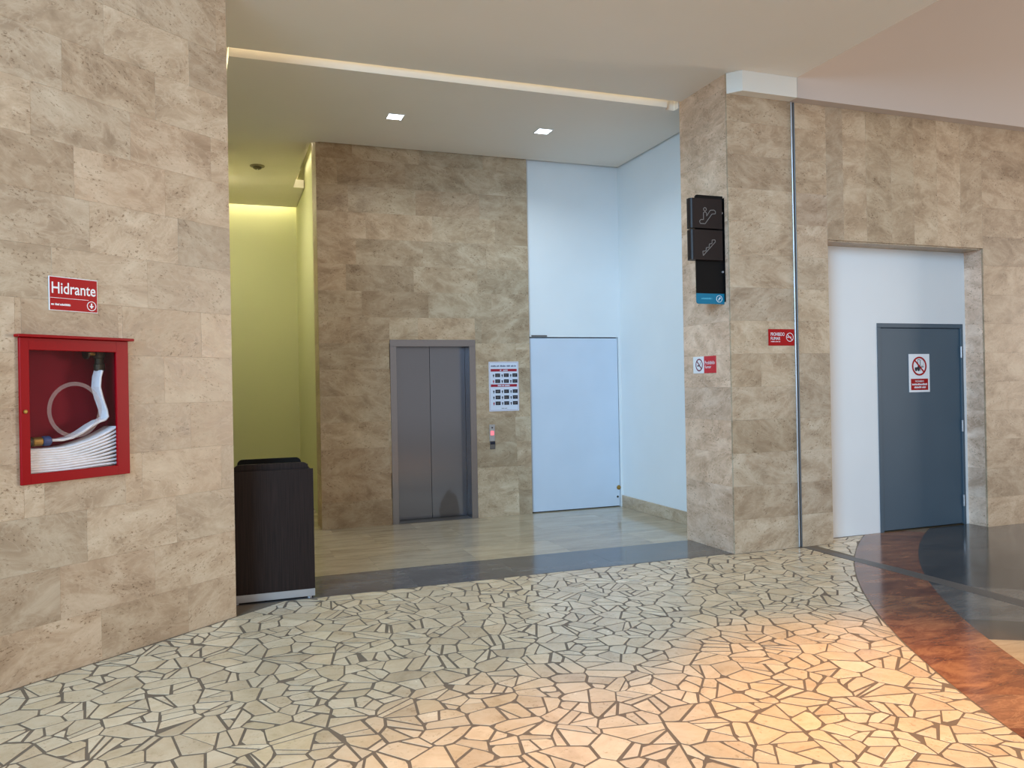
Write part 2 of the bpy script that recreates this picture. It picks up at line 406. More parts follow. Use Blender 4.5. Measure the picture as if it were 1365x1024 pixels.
# ------------------------------------------------------------------ pillar
mb = MB(); mb.box(XP+0.0212, XR1, YC+0.0212, 7.007, 0, HTOP)
wall_pillar = struct(mb.build('wall_pillar', mat_mortar), 'travertine clad pillar between the alcove and the grey door recess', 'pillar')
PT = 0.309
XJ0, XJ1 = 5.148, 5.194
pt_tones = [(1.06, 1.06, 1.06), (0.90, 0.87, 0.84), (0.95, 0.95, 0.95), (0.88, 0.85, 0.80), (1.05, 1.04, 1.03), (0.90, 0.87, 0.83), (1.05, 1.04, 1.02), (0.98, 0.98, 0.99), (1.04, 1.01, 0.98), (0.98, 0.95, 0.92), (0.96, 0.93, 0.90), (0.95, 0.88, 0.82), (0.95, 0.88, 0.82), (0.88, 0.83, 0.78), (0.9, 0.85, 0.8), (0.9, 0.85, 0.8)]
pr_tones = [(1.0, 1.0, 1.0), (0.96, 0.95, 0.95), (0.93, 0.93, 0.94), (0.92, 0.93, 0.94), (0.94, 0.94, 0.94), (1.0, 1.0, 1.0), (1.02, 1.0, 0.97), (0.98, 0.96, 0.93), (1.0, 1.0, 1.0), (0.96, 0.93, 0.92), (0.90, 0.84, 0.82), (0.92, 0.86, 0.80), (0.98, 0.91, 0.84), (0.90, 0.84, 0.78), (0.9, 0.85, 0.8), (0.9, 0.85, 0.8)]
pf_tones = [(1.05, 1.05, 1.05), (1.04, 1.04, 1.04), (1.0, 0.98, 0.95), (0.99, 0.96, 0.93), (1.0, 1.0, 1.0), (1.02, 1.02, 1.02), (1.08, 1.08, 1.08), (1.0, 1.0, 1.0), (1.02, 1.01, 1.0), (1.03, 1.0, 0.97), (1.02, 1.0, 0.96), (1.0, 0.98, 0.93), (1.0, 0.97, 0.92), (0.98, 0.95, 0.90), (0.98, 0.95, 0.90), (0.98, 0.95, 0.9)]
for k in range(16):
    z0, z1 = k*PT, min((k+1)*PT, HTOP)
    if z1-z0 < 0.02: continue
    if k == 5:
        put_tile(wall_pillar, XP, XP+0.33, z0, z1, y=YC, tone=(0.88, 0.84, 0.79)); put_tile(wall_pillar, XP+0.33, XJ0, z0, z1, y=YC, tone=(0.95, 0.93, 0.90))
    else:
        put_tile(wall_pillar, XP, XJ0, z0, z1, y=YC, tone=pt_tones[k])
    put_tile(wall_pillar, XJ1, XR1, z0, z1, y=YC, tone=pr_tones[k])
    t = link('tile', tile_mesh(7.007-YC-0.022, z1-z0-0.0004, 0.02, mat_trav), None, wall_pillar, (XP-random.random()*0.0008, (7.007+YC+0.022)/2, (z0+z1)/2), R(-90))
    t.color = (pf_tones[k][0]*1.36, pf_tones[k][1]*1.26, pf_tones[k][2]*1.32, 1)   # brightened in colour for the window light on this face

# ------------------------------------------------------------------ right wall with the door recess
XEND = 12.0
mb = MB(); mb.box(XR2+0.0212, XEND, YC+0.0212, 7.0, 0, HM); mb.box(XR1, XR2+0.0212, YC+0.0212, 7.0, HR+0.006, HM)
wall_right = struct(mb.build('wall_right', mat_mortar), 'travertine tiled wall with vertical slabs above the grey door recess', 'wall')
XS = [5.5618, 5.765, 6.056, 6.375, 6.672, 6.987, 7.310, 7.6156]
st = [(0.86, 0.81, 0.76), (0.95, 0.90, 0.84), (0.90, 0.86, 0.79), (0.88, 0.84, 0.77), (0.91, 0.86, 0.79), (0.98, 0.93, 0.87), (0.88, 0.83, 0.77)]
for i in range(7):
    put_tile(wall_right, XS[i], XS[i+1], HR, HM-0.02, y=YC, tone=st[i])
# from x = XR2 to the right: rows
for k in range(15):
    z0, z1 = k*PT, min((k+1)*PT, HM-0.02)
    if z1-z0 < 0.02: continue
    x = XR2; off = [0.7, 0.9, 0.62, 0.8, 0.7, 0.95, 0.61, 0.75][k % 8]
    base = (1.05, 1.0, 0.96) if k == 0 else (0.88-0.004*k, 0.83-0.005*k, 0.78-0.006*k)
    while x < 11.9:
        x2 = min(x+off, XEND); off = 0.61
        j = random.uniform(-0.035, 0.035)
        put_tile(wall_right, x, x2, z0, z1, y=YC, tone=tuple(c+j for c in base)); x = x2
    # reveal of the recess, facing the pillar
    if z0 < HR:
        zz = min(z1, HR)
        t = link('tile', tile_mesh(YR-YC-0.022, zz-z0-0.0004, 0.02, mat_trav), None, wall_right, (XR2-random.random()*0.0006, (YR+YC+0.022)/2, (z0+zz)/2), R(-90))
        c = [1.08, 0.98, 1.10, 1.04, 1.05, 1.08, 1.06, 1.0, 1.08, 1.0][k]; t.color = (c*1.52, c*1.42, c*1.52, 1)  # reveal tile colours raised for the window light falling on them
# soffit of the recess
for i in range(4):
    xa = XR1+(XR2-XR1)*i/4; xb = XR1+(XR2-XR1)*(i+1)/4
    mbt = MB(); mbt.box(xa+0.001, xb-0.001, YC+0.021, YR, HR-0.012, HR+0.005, bevel=0.001)
    t = mbt.build('tile', mat_trav, wall_right)
# painted back of the recess
GX0, GX1, GH = 6.3794, 7.577, 2.1753
mb = MB(); mb.box(XR1, GX0, YR, YR+0.25, 0, HR); mb.box(GX0, XR2+0.02, YR, YR+0.25, GH, HR); mb.box(GX1, XR2+0.02, YR, YR+0.25, 0, GH); mb.box(GX0, GX1, YR+0.12, YR+0.25, 0, GH)
struct(mb.build('wall_recess', mat_white), 'white painted back of the recess around the grey door', 'wall')

# upstand above the right wall with its chamfered end, cornice
mb = MB(); mb.prism([(4.427, YC-0.0012), (4.521, 6.092), (5.134, 6.092), (5.134, YC-0.0012)], 4.2626, HM-0.0005)
struct(mb.build('trim_1', mat_trimw), 'short white cornice with chamfered end on top of the pillar', 'trim')
mb = MB(); mb.box(5.137, XEND, 6.092, 6.40, 4.2626, 5.749)
struct(mb.build('wall_right_upper', mat_upper), 'white painted upper wall above the travertine on the right', 'wall')
# expansion joint cover on the wall
mb = MB(); mb.box(XJ1-0.010, XJ1, YC-0.003, YC+0.02, 0.004, 4.2615, bevel=0.002); mb.box(XJ0+0.008, XJ1-0.008, YC+0.008, YC+0.02, 0.004, 4.2615)
struct(mb.build('trim_2', mat_metalgrey), 'thin vertical metal joint cover running up the pillar', 'trim')
mb = MB(); mb.box(XJ0, XJ0+0.010, YC-0.010, YC+0.0195, 0.004, 4.2615, bevel=0.002); mb.build('edge_strip', mat_alu, bpy.data.objects['trim_2'])

# ------------------------------------------------------------------ ceilings
mb = MB(); mb.prism([(-0.32, 5.645), (4.0, 4.25), (4.0, 1.5), (5.136, 1.5), (5.136, 6.0915), (4.521, 6.0915), (4.4243, YC-0.0015), (4.4243, 6.978), (-0.62, 6.978)], HM, HM+0.20)
struct(mb.build('ceiling', mat_ceil), 'smooth off-white main ceiling over the paved floor', 'ceiling')
mb = MB(); mb.prism([(0.095, 7.035), (4.30, 7.035), (4.31, 7.10), (4.42, 7.10), (4.42, 7.02), (4.852, 7.02), (4.852, 9.172), (1.075, 9.172), (0.965, 9.26), (0.965, 11.35), (1.11, 11.35), (1.11, 12.60), (-0.34, 12.60), (-0.34, 7.9), (0.055, 7.9)], HC, HC+0.11)
struct(mb.build('ceiling_alcove', mat_ceil), 'lower hung ceiling of the elevator alcove with light slots at its edges', 'ceiling')
mb = MB(); mb.box(-0.7, 5.1, 6.97, 13.0, HTOP, HTOP+0.15)
struct(mb.build('ceiling_upper', mat_ceil), 'ceiling slab hidden above the hung alcove ceiling', 'ceiling')
mb = MB(); mb.box(4.90, 5.134, 1.5, 6.09, HM+0.2005, 7.999)  # added out of view to keep window light off the upper right wall
struct(mb.build('wall_light_block', mat_trimw), 'unseen white wall added on the main ceiling slab to block window light', 'wall')
mb = MB(); mb.box(-5.0, 4.90, -4.0, 6.4, 8.0, 8.2); mb.box(5.136, XEND, -1.0, 6.4, 5.75, 5.95)  # out of view; right part set low to shade the upper right wall
struct(mb.build('ceiling_atrium', mat_ceil), 'unseen high ceiling, set lower on the right to darken the upper wall', 'ceiling')

# ------------------------------------------------------------------ floor
mb = MB(); mb.box(-6.0, XEND, -4.0, 13.0, -0.12, -0.0012)
floor = struct(mb.build('floor', mat_grout), 'polished stone floor with broken marble paving and coloured bands', 'floor')

CC = Vector((11.831, -0.754)); RO, RI = 9.147, 8.631      # circular bands on the right
def clip(poly, n, d):
    """keep the side where n.p <= d"""
    out = []
    for i in range(len(poly)):
        a, b_ = poly[i], poly[(i+1) % len(poly)]
        da, db = n[0]*a[0]+n[1]*a[1]-d, n[0]*b_[0]+n[1]*b_[1]-d
        if da <= 0: out.append(a)
        if (da < 0 < db) or (db < 0 < da):
            t = da/(da-db); out.append((a[0]+(b_[0]-a[0])*t, a[1]+(b_[1]-a[1])*t))
    return out
def parea(p):
    return 0.5*sum(p[i][0]*p[(i+1) % len(p)][1]-p[(i+1) % len(p)][0]*p[i][1] for i in range(len(p)))
def cent(p): return (sum(q[0] for q in p)/len(p), sum(q[1] for q in p)/len(p))
def inset(p, d):
    q = list(p)
    if parea(p) < 0: p = p[::-1]; q = list(p)
    for i in range(len(p)):
        a, b_ = p[i], p[(i+1) % len(p)]
        ex, ey = b_[0]-a[0], b_[1]-a[1]; l = math.hypot(ex, ey)
        if l < 1e-6: continue
        n = (ey/l, -ex/l)
        q = clip(q, n, n[0]*a[0]+n[1]*a[1]-d*random.uniform(0.6, 1.5))
        if len(q) < 3: return []
    return q
rnd = random.Random(21)
# jittered seeds, Voronoi cells by half-plane clipping, then random breaks
sp = 0.155
seeds = {}
X0, X1, Y0, Y1 = -4.6, 6.2, -3.6, 6.6
nx, ny = int((X1-X0)/sp), int((Y1-Y0)/sp)
for i in range(nx):
    for j in range(ny):
        seeds[i, j] = (X0+(i+0.5+rnd.uniform(-0.85, 0.85))*sp, Y0+(j+0.5+rnd.uniform(-0.85, 0.85))*sp)
cells = []
for (i, j), s in seeds.items():
    poly = [(s[0]-0.6, s[1]-0.6), (s[0]+0.6, s[1]-0.6), (s[0]+0.6, s[1]+0.6), (s[0]-0.6, s[1]+0.6)]
    for di in range(-3, 4):
        for dj in range(-3, 4):
            if (di or dj) and (i+di, j+dj) in seeds:
                t = seeds[i+di, j+dj]; n = (t[0]-s[0], t[1]-s[1])
                poly = clip(poly, n, n[0]*(s[0]+t[0])/2+n[1]*(s[1]+t[1])/2)
                if len(poly) < 3: break
    if len(poly) >= 3: cells.append(poly)
def split(p, depth):
    a = abs(parea(p))
    if depth == 0 or a < 0.013 or rnd.random() > (0.92 if a > 0.032 else 0.5): return [p]
    c = cent(p); th = rnd.uniform(0, math.pi); n = (math.cos(th), math.sin(th))
    d = n[0]*c[0]+n[1]*c[1]+rnd.uniform(-0.035, 0.035)
    A = clip(p, n, d); B = clip(p, (-n[0], -n[1]), -d)
    return [q for s_ in (A, B) if len(s_) >= 3 for q in split(s_, depth-1)]
stones = []
lnx, lny = LN.x, LN.y; ld = lnx*LC.x+lny*LC.y
for cpoly in cells:
    for q in split(cpoly, 2):
        c = cent(q)
        q = clip(q, (-lnx, -lny), -(ld+0.006))          # in front of the left wall
        if len(q) < 3: continue
        if c[0] < XP+0.05 or True:
            q = clip(q, (0, 1), 6.245 if c[0] < XP else (YC-0.004 if c[0] < XR1 else YR-0.03))
        if len(q) < 3: continue
        c = cent(q); v = Vector(c)-CC; l = v.length; v /= l
        if l < RO+0.004 - 0.25: continue
        # keep outside the circle
        q = clip(q, (-v.x, -v.y), -(v.x*CC.x+v.y*CC.y+RO+0.002))
        if len(q) < 3: continue
        if c[0] < 5.26: q = clip(q, (1, 0), 5.182)
        else: q = clip(q, (-1, 0), -5.338)
        if len(q) < 3: continue
        q = inset(q, rnd.uniform(0.0042, 0.0084))
        if len(q) < 3 or abs(parea(q)) < 0.0012: continue
        # chipped corners
        cq = []
        for k_ in range(len(q)):
            a_, b2, c_ = q[k_-1], q[k_], q[(k_+1) % len(q)]
            l1 = math.hypot(a_[0]-b2[0], a_[1]-b2[1]); l2 = math.hypot(c_[0]-b2[0], c_[1]-b2[1])
            if rnd.random() < 0.30 and l1 > 0.05 and l2 > 0.05:
                t1 = min(rnd.uniform(0.008, 0.035), l1*0.4)/l1; t2 = min(rnd.uniform(0.008, 0.035), l2*0.4)/l2
                cq.append((b2[0]+(a_[0]-b2[0])*t1, b2[1]+(a_[1]-b2[1])*t1)); cq.append((b2[0]+(c_[0]-b2[0])*t2, b2[1]+(c_[1]-b2[1])*t2))
            else: cq.append(b2)
        q = cq
        # drop near duplicate corners
        qq = []
        for pnt in q:
            if not qq or math.hypot(pnt[0]-qq[-1][0], pnt[1]-qq[-1][1]) > 0.008: qq.append(pnt)
        if len(qq) >= 3 and math.hypot(qq[0][0]-qq[-1][0], qq[0][1]-qq[-1][1]) < 0.008: qq.pop()
        if len(qq) < 3: continue
        stones.append(qq)
def to_px(x, y, z=0.0):
    d = Vector((x, y, z))-CAM; k = d.dot(FW)
    if k < 0.1: return None
    return (682.5+F_PX*d.dot(RT)/k, 512-F_PX*d.dot(U2)/k)
def px_area(q):
    P = [to_px(*p) for p in q]
    if any(p is None for p in P): return 0
    c = cent(P)
    if not (-20 < c[0] < 1385 and 0 < c[1] < 1034): return 0
    return abs(parea(P))
stones.sort(key=px_area, reverse=True)
def stone_geo(mb, q, c, h):
    if parea(q) < 0: q = q[::-1]
    top = inset_keep(q, 0.0006)
    n = len(q)
    lo = [mb.bm.verts.new((p[0]-c[0], p[1]-c[1], -0.006)) for p in q]
    md = [mb.bm.verts.new((p[0]-c[0], p[1]-c[1], h-0.0006)) for p in q]
    hi = [mb.bm.verts.new((p[0]-c[0], p[1]-c[1], h)) for p in top]
    mb.bm.faces.new(hi)
    for i in range(n):
        j = (i+1) % n
        mb.bm.faces.new((lo[i], lo[j], md[j], md[i])); mb.bm.faces.new((md[i], md[j], hi[j], hi[i]))
def inset_keep(q, d):
    c = cent(q); out = []
    for p in q:
        vx, vy = c[0]-p[0], c[1]-p[1]; l = math.hypot(vx, vy) or 1
        out.append((p[0]+vx/l*d*1.3, p[1]+vy/l*d*1.3))
    return out
CT = [(1.0, 1.0, 1.0), (1.05, 1.04, 1.02), (0.94, 0.92, 0.89), (1.0, 0.97, 0.94), (0.90, 0.88, 0.86), (1.04, 1.02, 0.98), (0.97, 0.95, 0.90)]
for q in stones[:300]:
    c = cent(q); mb = MB(); stone_geo(mb, q, c, rnd.uniform(-0.0003, 0.0004))
    o = mb.build('paving_stone', mat_crazy, floor, (c[0], c[1], 0)); o.color = (*rnd.choice(CT), 1)
groups = [MB() for _ in range(1)]
for q in stones[300:]:
    stone_geo(groups[0], q, (0, 0), rnd.uniform(-0.0003, 0.0004))
# tone by piece for the joined remainder: random per island
m2 = mat_crazy.copy(); m2.name = 'broken_marble_small'
nt2 = m2.node_tree
geo = nt2.nodes.new('ShaderNodeNewGeometry')
for lk in list(nt2.links):
    if lk.from_node.type == 'OBJECT_INFO' and lk.from_socket.name == 'Random':
        ts = lk.to_socket; nt2.links.remove(lk); nt2.links.new(geo.outputs['Random Per Island'], ts)
o = groups[0].build('paving_stones', m2, floor); tag(o, kind='stuff')

def slab(poly, mat, tone=(1, 1, 1), name='floor_slab', h=0.0):
    c = cent(poly); mb = MB(); mb.prism([(p[0]-c[0], p[1]-c[1]) for p in poly], -0.02, h)
    o = mb.build(name, mat, floor, (c[0], c[1], 0)); o.color = (*tone, 1); return o
def rect(x0, x1, y0, y1, g=0.0008): return [(x0+g, y0+g), (x1-g, y0+g), (x1-g, y1-g), (x0+g, y1-g)]
# dark threshold band
xs = [-0.34, 0.55, 1.45, 2.35, 3.25, XP]
for a, b_ in zip(xs, xs[1:]):
    slab(rect(a, b_, 6.252, 6.952), mat_dark, (1.5, 1.5, 1.54))
# alcove and corridor slabs
ys = [6.952, 7.56, 8.17, 8.78, 9.39, 10.0, 10.61, 11.22, 11.83, 12.44, 12.75]
for k, (a, b_) in enumerate(zip(ys, ys[1:])):
    xmax = 4.877 if a < 9.1 else 1.12
    x = -0.35; x2 = -0.35+[0.7, 0.4, 0.9, 0.55][k % 4]
    while x < xmax-0.02:
        xb = min(x2, xmax)
        if xmax-xb < 0.15: xb = xmax
        bb = b_ if not (a < 9.1 < b_ and False) else b_
        slab(rect(x, xb, a, bb), mat_travfloor, random.choice([(1, 1, 1), (0.97, 0.96, 0.95), (1.03, 1.02, 1.0), (0.95, 0.95, 0.95)]))
        x = xb; x2 = x+0.92
# red circular band
def arc_poly(a0, a1, r0, r1, n=8, g=0.0008):
    ga = g/r1
    P = [(CC.x+r1*math.cos(R(a0)+ga+(R(a1-a0)-2*ga)*i/n), CC.y+r1*math.sin(R(a0)+ga+(R(a1-a0)-2*ga)*i/n)) for i in range(n+1)]
    Q = [(CC.x+r0*math.cos(R(a0)+ga+(R(a1-a0)-2*ga)*i/n), CC.y+r0*math.sin(R(a0)+ga+(R(a1-a0)-2*ga)*i/n)) for i in range(n+1)]
    return P+Q[::-1]
AN = [125.6, 130.6, 137.2, 143.7, 151.0, 155.8, 158.3, 165.5, 172.5, 179]
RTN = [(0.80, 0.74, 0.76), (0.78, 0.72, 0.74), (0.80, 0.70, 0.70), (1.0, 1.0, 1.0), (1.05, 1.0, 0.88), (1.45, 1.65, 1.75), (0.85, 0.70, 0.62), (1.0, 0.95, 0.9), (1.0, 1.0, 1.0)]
def cap(poly):
    # trim to the wall and recess faces
    c = cent(poly)
    return clip(poly, (0, 1), YR-0.006 if XR1 < c[0] < XR2 else YC-0.004)
for i in range(9):
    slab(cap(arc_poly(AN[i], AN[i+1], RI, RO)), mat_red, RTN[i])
# darker rings inside it
mat_grey = mat_dark
slab([(CC.x+4.4*math.cos(R(90+90*i/24)), CC.y+4.4*math.sin(R(90+90*i/24))) for i in range(25)]+[(CC.x, CC.y)], mat_travfloor, (1.2, 1.18, 1.12))
rings = [(8.0, RI), (7.35, 8.0), (6.7, 7.35), (6.0, 6.7), (5.2, 6.0), (4.4, 5.2)]
for ri, (r0, r1) in enumerate(rings):
    a = 100.0 + 3*(ri % 2); step = 5.2+ri*0.5
    cuts = [100.0, 106, 112, 118, 124.0, 130.0, 136.0, 141.0, 147.2, 150.0, 156.0, 162.0, 168.0, 174.0, 180.0]
    for a0, a1 in zip(cuts, cuts[1:]):
        am = R((a0+a1)/2); rm = (r0+r1)/2; cx, cy = CC.x+rm*math.cos(am), CC.y+rm*math.sin(am)
        if cy > YR: continue
        far = CC.x+r1*math.cos(R(a1))
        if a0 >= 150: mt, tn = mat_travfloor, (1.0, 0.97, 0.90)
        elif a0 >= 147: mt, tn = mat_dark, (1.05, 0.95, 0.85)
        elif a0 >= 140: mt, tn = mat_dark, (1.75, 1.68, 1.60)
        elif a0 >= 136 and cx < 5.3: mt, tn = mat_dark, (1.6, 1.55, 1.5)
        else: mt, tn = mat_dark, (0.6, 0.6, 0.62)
        p = cap(arc_poly(a0, a1, r0, r1))
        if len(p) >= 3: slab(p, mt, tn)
# expansion joint cover on the floor
mb = MB(); mb.prism([(5.186, -1.0), (5.334, -1.0), (5.334, 5.2), (5.25, YC-0.02), (5.186, YC-0.02)], -0.003, 0.0012)
struct(mb.build('trim_3', mat_metalgrey), 'grey metal expansion joint strip crossing the floor from the pillar', 'trim')

# ------------------------------------------------------------------ lettering helpers
dg = None
def text_mesh(body, wd, ht, shear=0.0, bold=0.0):
    cu = bpy.data.curves.new('lettering', 'FONT'); cu.body = body; cu.extrude = 0.0; cu.align_x = 'LEFT'; cu.resolution_u = 4
    cu.offset = bold
    ob = bpy.data.objects.new('lettering_source', cu); col.objects.link(ob)
    d = bpy.context.evaluated_depsgraph_get(); me = bpy.data.meshes.new_from_object(ob.evaluated_get(d))
    bpy.data.objects.remove(ob); bpy.data.curves.remove(cu)
    me.materials.clear()
    co = np.empty(len(me.vertices)*3); me.vertices.foreach_get('co', co); co = co.reshape(-1, 3)
    lo, hi = co.min(0), co.max(0)
    co[:, 0] = (co[:, 0]-lo[0])/(hi[0]-lo[0])*wd
    zz = (co[:, 1]-lo[1])/(hi[1]-lo[1])*ht
    co[:, 1] = 0.0; co[:, 2] = zz
    me.vertices.foreach_set('co', co.ravel()); me.update()
    return me
def lettering(body, x, z, wd, ht, y, mat, parent, bold=0.02, name='lettering'):
    return link(name, text_mesh(body, wd, ht, bold=bold), mat, parent, (x, y, z))
def strokes(mb, x0, x1, z0, z1, y0, y1, rr, n=None):
    """a line of print too small to read: short uneven upright marks"""
    h = z1-z0; x = x0
    while x < x1:
        wd = h*rr.uniform(0.30, 0.62)
        if rr.random() < 0.86:
            top = z1 if rr.random() < 0.5 else z1-h*0.22
            mb.box(x, min(x+wd*0.72, x1), y0, y1, z0, top)
        x += wd
    return mb
rs = random.Random(5)

# ------------------------------------------------------------------ hydrant cabinet in the left wall
cab = empty('hydrant_cabinet', LC + LD*(-1.137), LA); cab.location.z = 1.10
tag(cab, 'red metal fire hose cabinet with glass door set into the left stone wall', 'cabinet')
hw = 0.325     # half width; local x along wall, y into wall, z from the bottom edge
mb = MB(); a, b_ = -0.297, 0.297
mb.box(a, b_, 0.175, 0.182, 0.03, 0.795)
mb.box(a, a+0.006, 0.0, 0.175, 0.03, 0.795); mb.box(b_-0.006, b_, 0.0, 0.175, 0.03, 0.795)
mb.box(a, b_, 0.0, 0.175, 0.03, 0.036); mb.box(a, b_, 0.0, 0.175, 0.789, 0.795)
mb.build('box_body', mat_redin, cab)
gx0, gx1, gz0, gz1 = -0.273, 0.244, 0.058, 0.746
mb = MB()
mb.box(-hw, gx0, -0.020, -0.001, 0.0, 0.815, bevel=0.003); mb.box(gx1, hw, -0.020, -0.001, 0.0, 0.815, bevel=0.003)
mb.box(gx0-0.004, gx1+0.004, -0.0195, -0.001, 0.0, gz0, bevel=0.003); mb.box(gx0-0.004, gx1+0.004, -0.0195, -0.001, gz1, 0.815, bevel=0.003)
door = mb.build('door_frame', mat_redp, cab)
mb = MB(); mb.lathe([(0.011, 0), (0.011, -0.006), (0.007, -0.008)], 16, 'y', (-0.300, -0.020, 0.405))
mb.build('lock', mat_brass, door)
mb = MB(); mb.box(-0.345, 0.348, -0.050, 0.0, 0.816, 0.832, bevel=0.003)
mb.build('top_ledge', mat_redp, cab)
mb = MB(); mb.box(gx0-0.002, gx1+0.002, -0.008, -0.004, gz0-0.002, gz1+0.002)
pane = mb.build('glass_pane', mat_glass, cab)
mb = MB(); mb.ring(-0.011, 0.405, 0.140, 0.163, -0.0095, -0.0085, 48)
mb.build('ring_mark', mat_ringdecal, pane)

hose = empty('fire_hose', LC+LD*(-1.137)+LN*(-0.075), LA); hose.location.z = 1.137
tag(hose, 'white canvas fire hose folded flat at the bottom of the red cabinet', 'hose')
def fold(pts, wy, th):
    """flat hose band following (x,z) points, wide in y"""
    mb = MB(); rows = []
    P = [Vector((p[0], 0, p[1])) for p in pts]
    for i, p in enumerate(P):
        t = (P[min(i+1, len(P)-1)]-P[max(i-1, 0)]).normalized(); n = Vector((-t.z, 0, t.x))
        prof = [(-wy/2, 0), (-wy/2*0.9, th/2), (wy/2*0.9, th/2), (wy/2, 0), (wy/2*0.9, -th/2), (-wy/2*0.9, -th/2)]
        rows.append([mb.bm.verts.new(p+n*q[1]+Vector((0, q[0], 0))) for q in prof])
    for A, B in zip(rows, rows[1:]):
        for k in range(6): mb.bm.faces.new((A[k], A[(k+1) % 6], B[(k+1) % 6], B[k]))
    mb.bm.faces.new(rows[0]); mb.bm.faces.new(rows[-1][::-1])
    return mb
nl = 11
for k in range(nl):
    pts = []
    for i in range(13):
        t = i/12; x = -0.285+0.548*t
        lift = 0.055*(k/nl)*(max(0, t-0.35)/0.65)**1.6*2.0
        sag = -0.006*math.sin(math.pi*t)*(k/nl)
        pts.append((x, 0.010+k*0.0142+lift+sag+0.0015*math.sin(9*t+k)))
    fold(pts, 0.13, 0.0148).build('hose_fold', mat_hose, hose)
# the run from the coupling up to the valve
pts = [(-0.125, 0.197), (-0.06, 0.195), (0.0, 0.205), (0.06, 0.232), (0.12, 0.268), (0.17, 0.292), (0.205, 0.300), (0.222, 0.318), (0.215, 0.36), (0.190, 0.43), (0.172, 0.50), (0.178, 0.56), (0.190, 0.600)]
fold(pts, 0.085, 0.014).build('hose_run', mat_hose, hose)
mb = MB(); mb.lathe([(0.024, 0), (0.030, 0.008), (0.030, 0.045), (0.024, 0.052)], 18, 'x', (-0.285, -0.03, 0.195)); cpl = mb.build('coupling', mat_darkbrass, hose, smooth=False)
mb = MB(); mb.lathe([(0.023, 0), (0.027, 0.006), (0.027, 0.05), (0.022, 0.056)], 18, 'x', (-0.233, -0.03, 0.195)); mb.build('coupling_collar', mat_brass, cpl)
mb = MB(); mb.lathe([(0.025, 0), (0.029, 0.006), (0.029, 0.04), (0.020, 0.05)], 18, 'x', (-0.177, -0.03, 0.195)); mb.build('coupling_sleeve', mat_bluefit, cpl)

valve = empty('hydrant_valve', LC+LD*(-0.935)+LN*(-0.085), LA); valve.location.z = 1.735
tag(valve, 'dark bronze hydrant valve at the top right inside the red cabinet', 'valve')
mb = MB(); mb.lathe([(0.024, 0), (0.032, 0.006), (0.032, 0.04), (0.026, 0.044), (0.026, 0.075), (0.034, 0.08), (0.034, 0.12), (0.022, 0.13), (0.022, 0.150)], 18, 'z'); mb.build('valve_body', mat_darkbrass, valve)
mb = MB(); mb.tube([(0, 0, 0.10), (-0.05, 0, 0.105), (-0.075, 0, 0.105)], 0.013, 10); mb.build('valve_stem', mat_brass, valve)
mb = MB(); mb.lathe([(0.005, 0.0), (0.034, 0.002), (0.034, 0.014), (0.005, 0.016)], 16, 'x', (-0.091, 0, 0.105)); mb.build('handwheel', mat_darkbrass, valve)

# ------------------------------------------------------------------ hydrant sign
sg = empty('hydrant_sign', LC+LD*(-1.142), LA); sg.location.z = 2.077
tag(sg, 'red sign with white border reading Hidrante above the hose cabinet', 'sign')
mb = MB(); mb.box(-0.145, 0.145, -0.006, -0.001, 0, 0.196, bevel=0.0008); mb.build('sign_board', mat_whitesign, sg)
mb = MB(); mb.box(-0.141, 0.141, -0.0068, -0.005, 0.004, 0.192); mb.build('sign_face', mat_redsign, sg)
lettering('Hidrante', -0.130, 0.098, 0.262, 0.066, -0.0072, mat_whitesign, sg, bold=0.012)
mb = MB(); mb.box(-0.138, 0.088, -0.0074, -0.0066, 0.072, 0.0745); mb.build('rule_line', mat_whitesign, sg)
mb = MB(); strokes(mb, -0.134, -0.022, 0.030, 0.042, -0.0074, -0.0066, rs); tag(mb.build('fine_print', mat_whitesign, sg), kind='stuff')
mb = MB(); mb.ring(0.106, 0.040, 0.0245, 0.0285, -0.0074, -0.0066, 32); mb.build('arrow_ring', mat_whitesign, sg)
mb = MB(); mb.prism([(0.102, 0.056), (0.110, 0.056), (0.110, 0.042), (0.120, 0.042), (0.106, 0.024), (0.092, 0.042), (0.102, 0.042)], -0.0074, -0.0066, 'y'); mb.build('arrow', mat_whitesign, sg)

# ------------------------------------------------------------------ litter bin
bn = empty('litter_bin', (0.335, 6.249, 0)); tag(bn, 'dark brown wooden litter bin with silver plinth standing against the wall corner', 'bin')
bx0, bx1, bd = -0.305, 0.306, 0.40
mb = MB(); mb.box(bx0, bx1, 0.0, 0.022, 0.074, 0.992, bevel=0.0015); mb.build('front_panel', mat_wenge, bn)
mb = MB(); mb.box(bx0, bx0+0.02, 0.022, bd, 0.074, 0.975, bevel=0.0015); mb.build('side_panel', mat_wenge, bn)
mb = MB(); mb.box(bx1-0.02, bx1, 0.022, bd, 0.074, 0.975, bevel=0.0015); mb.build('side_panel', mat_wenge, bn)
mb = MB(); mb.box(bx0, bx1, bd, bd+0.022, 0.074, 0.992, bevel=0.0015); mb.build('back_panel', mat_wenge, bn)
mb = MB(); mb.box(bx0+0.001, bx1-0.001, 0.004, bd+0.018, 0.016, 0.0735, bevel=0.0015); mb.build('plinth', mat_alu, bn)
for xx in (bx0+0.04, bx1-0.04):
    for yy in (0.04, bd-0.02):
        mb = MB(); mb.lathe([(0.016, 0.0), (0.016, 0.012), (0.010, 0.0155)], 12, 'z', (xx, yy, 0)); mb.build('foot', mat_alu, bn)
def shoulder(x0, x1, z0, z1, r, n=6):
    P = [(x0, z0), (x1, z0)]
    for i in range(n+1):
        t = R(90*i/n); P.append((x1-r+r*math.cos(t), z1-r+r*math.sin(t)))
    for i in range(n+1):
        t = R(90+90*i/n); P.append((x0+r+r*math.cos(t), z1-r+r*math.sin(t)))
    return P
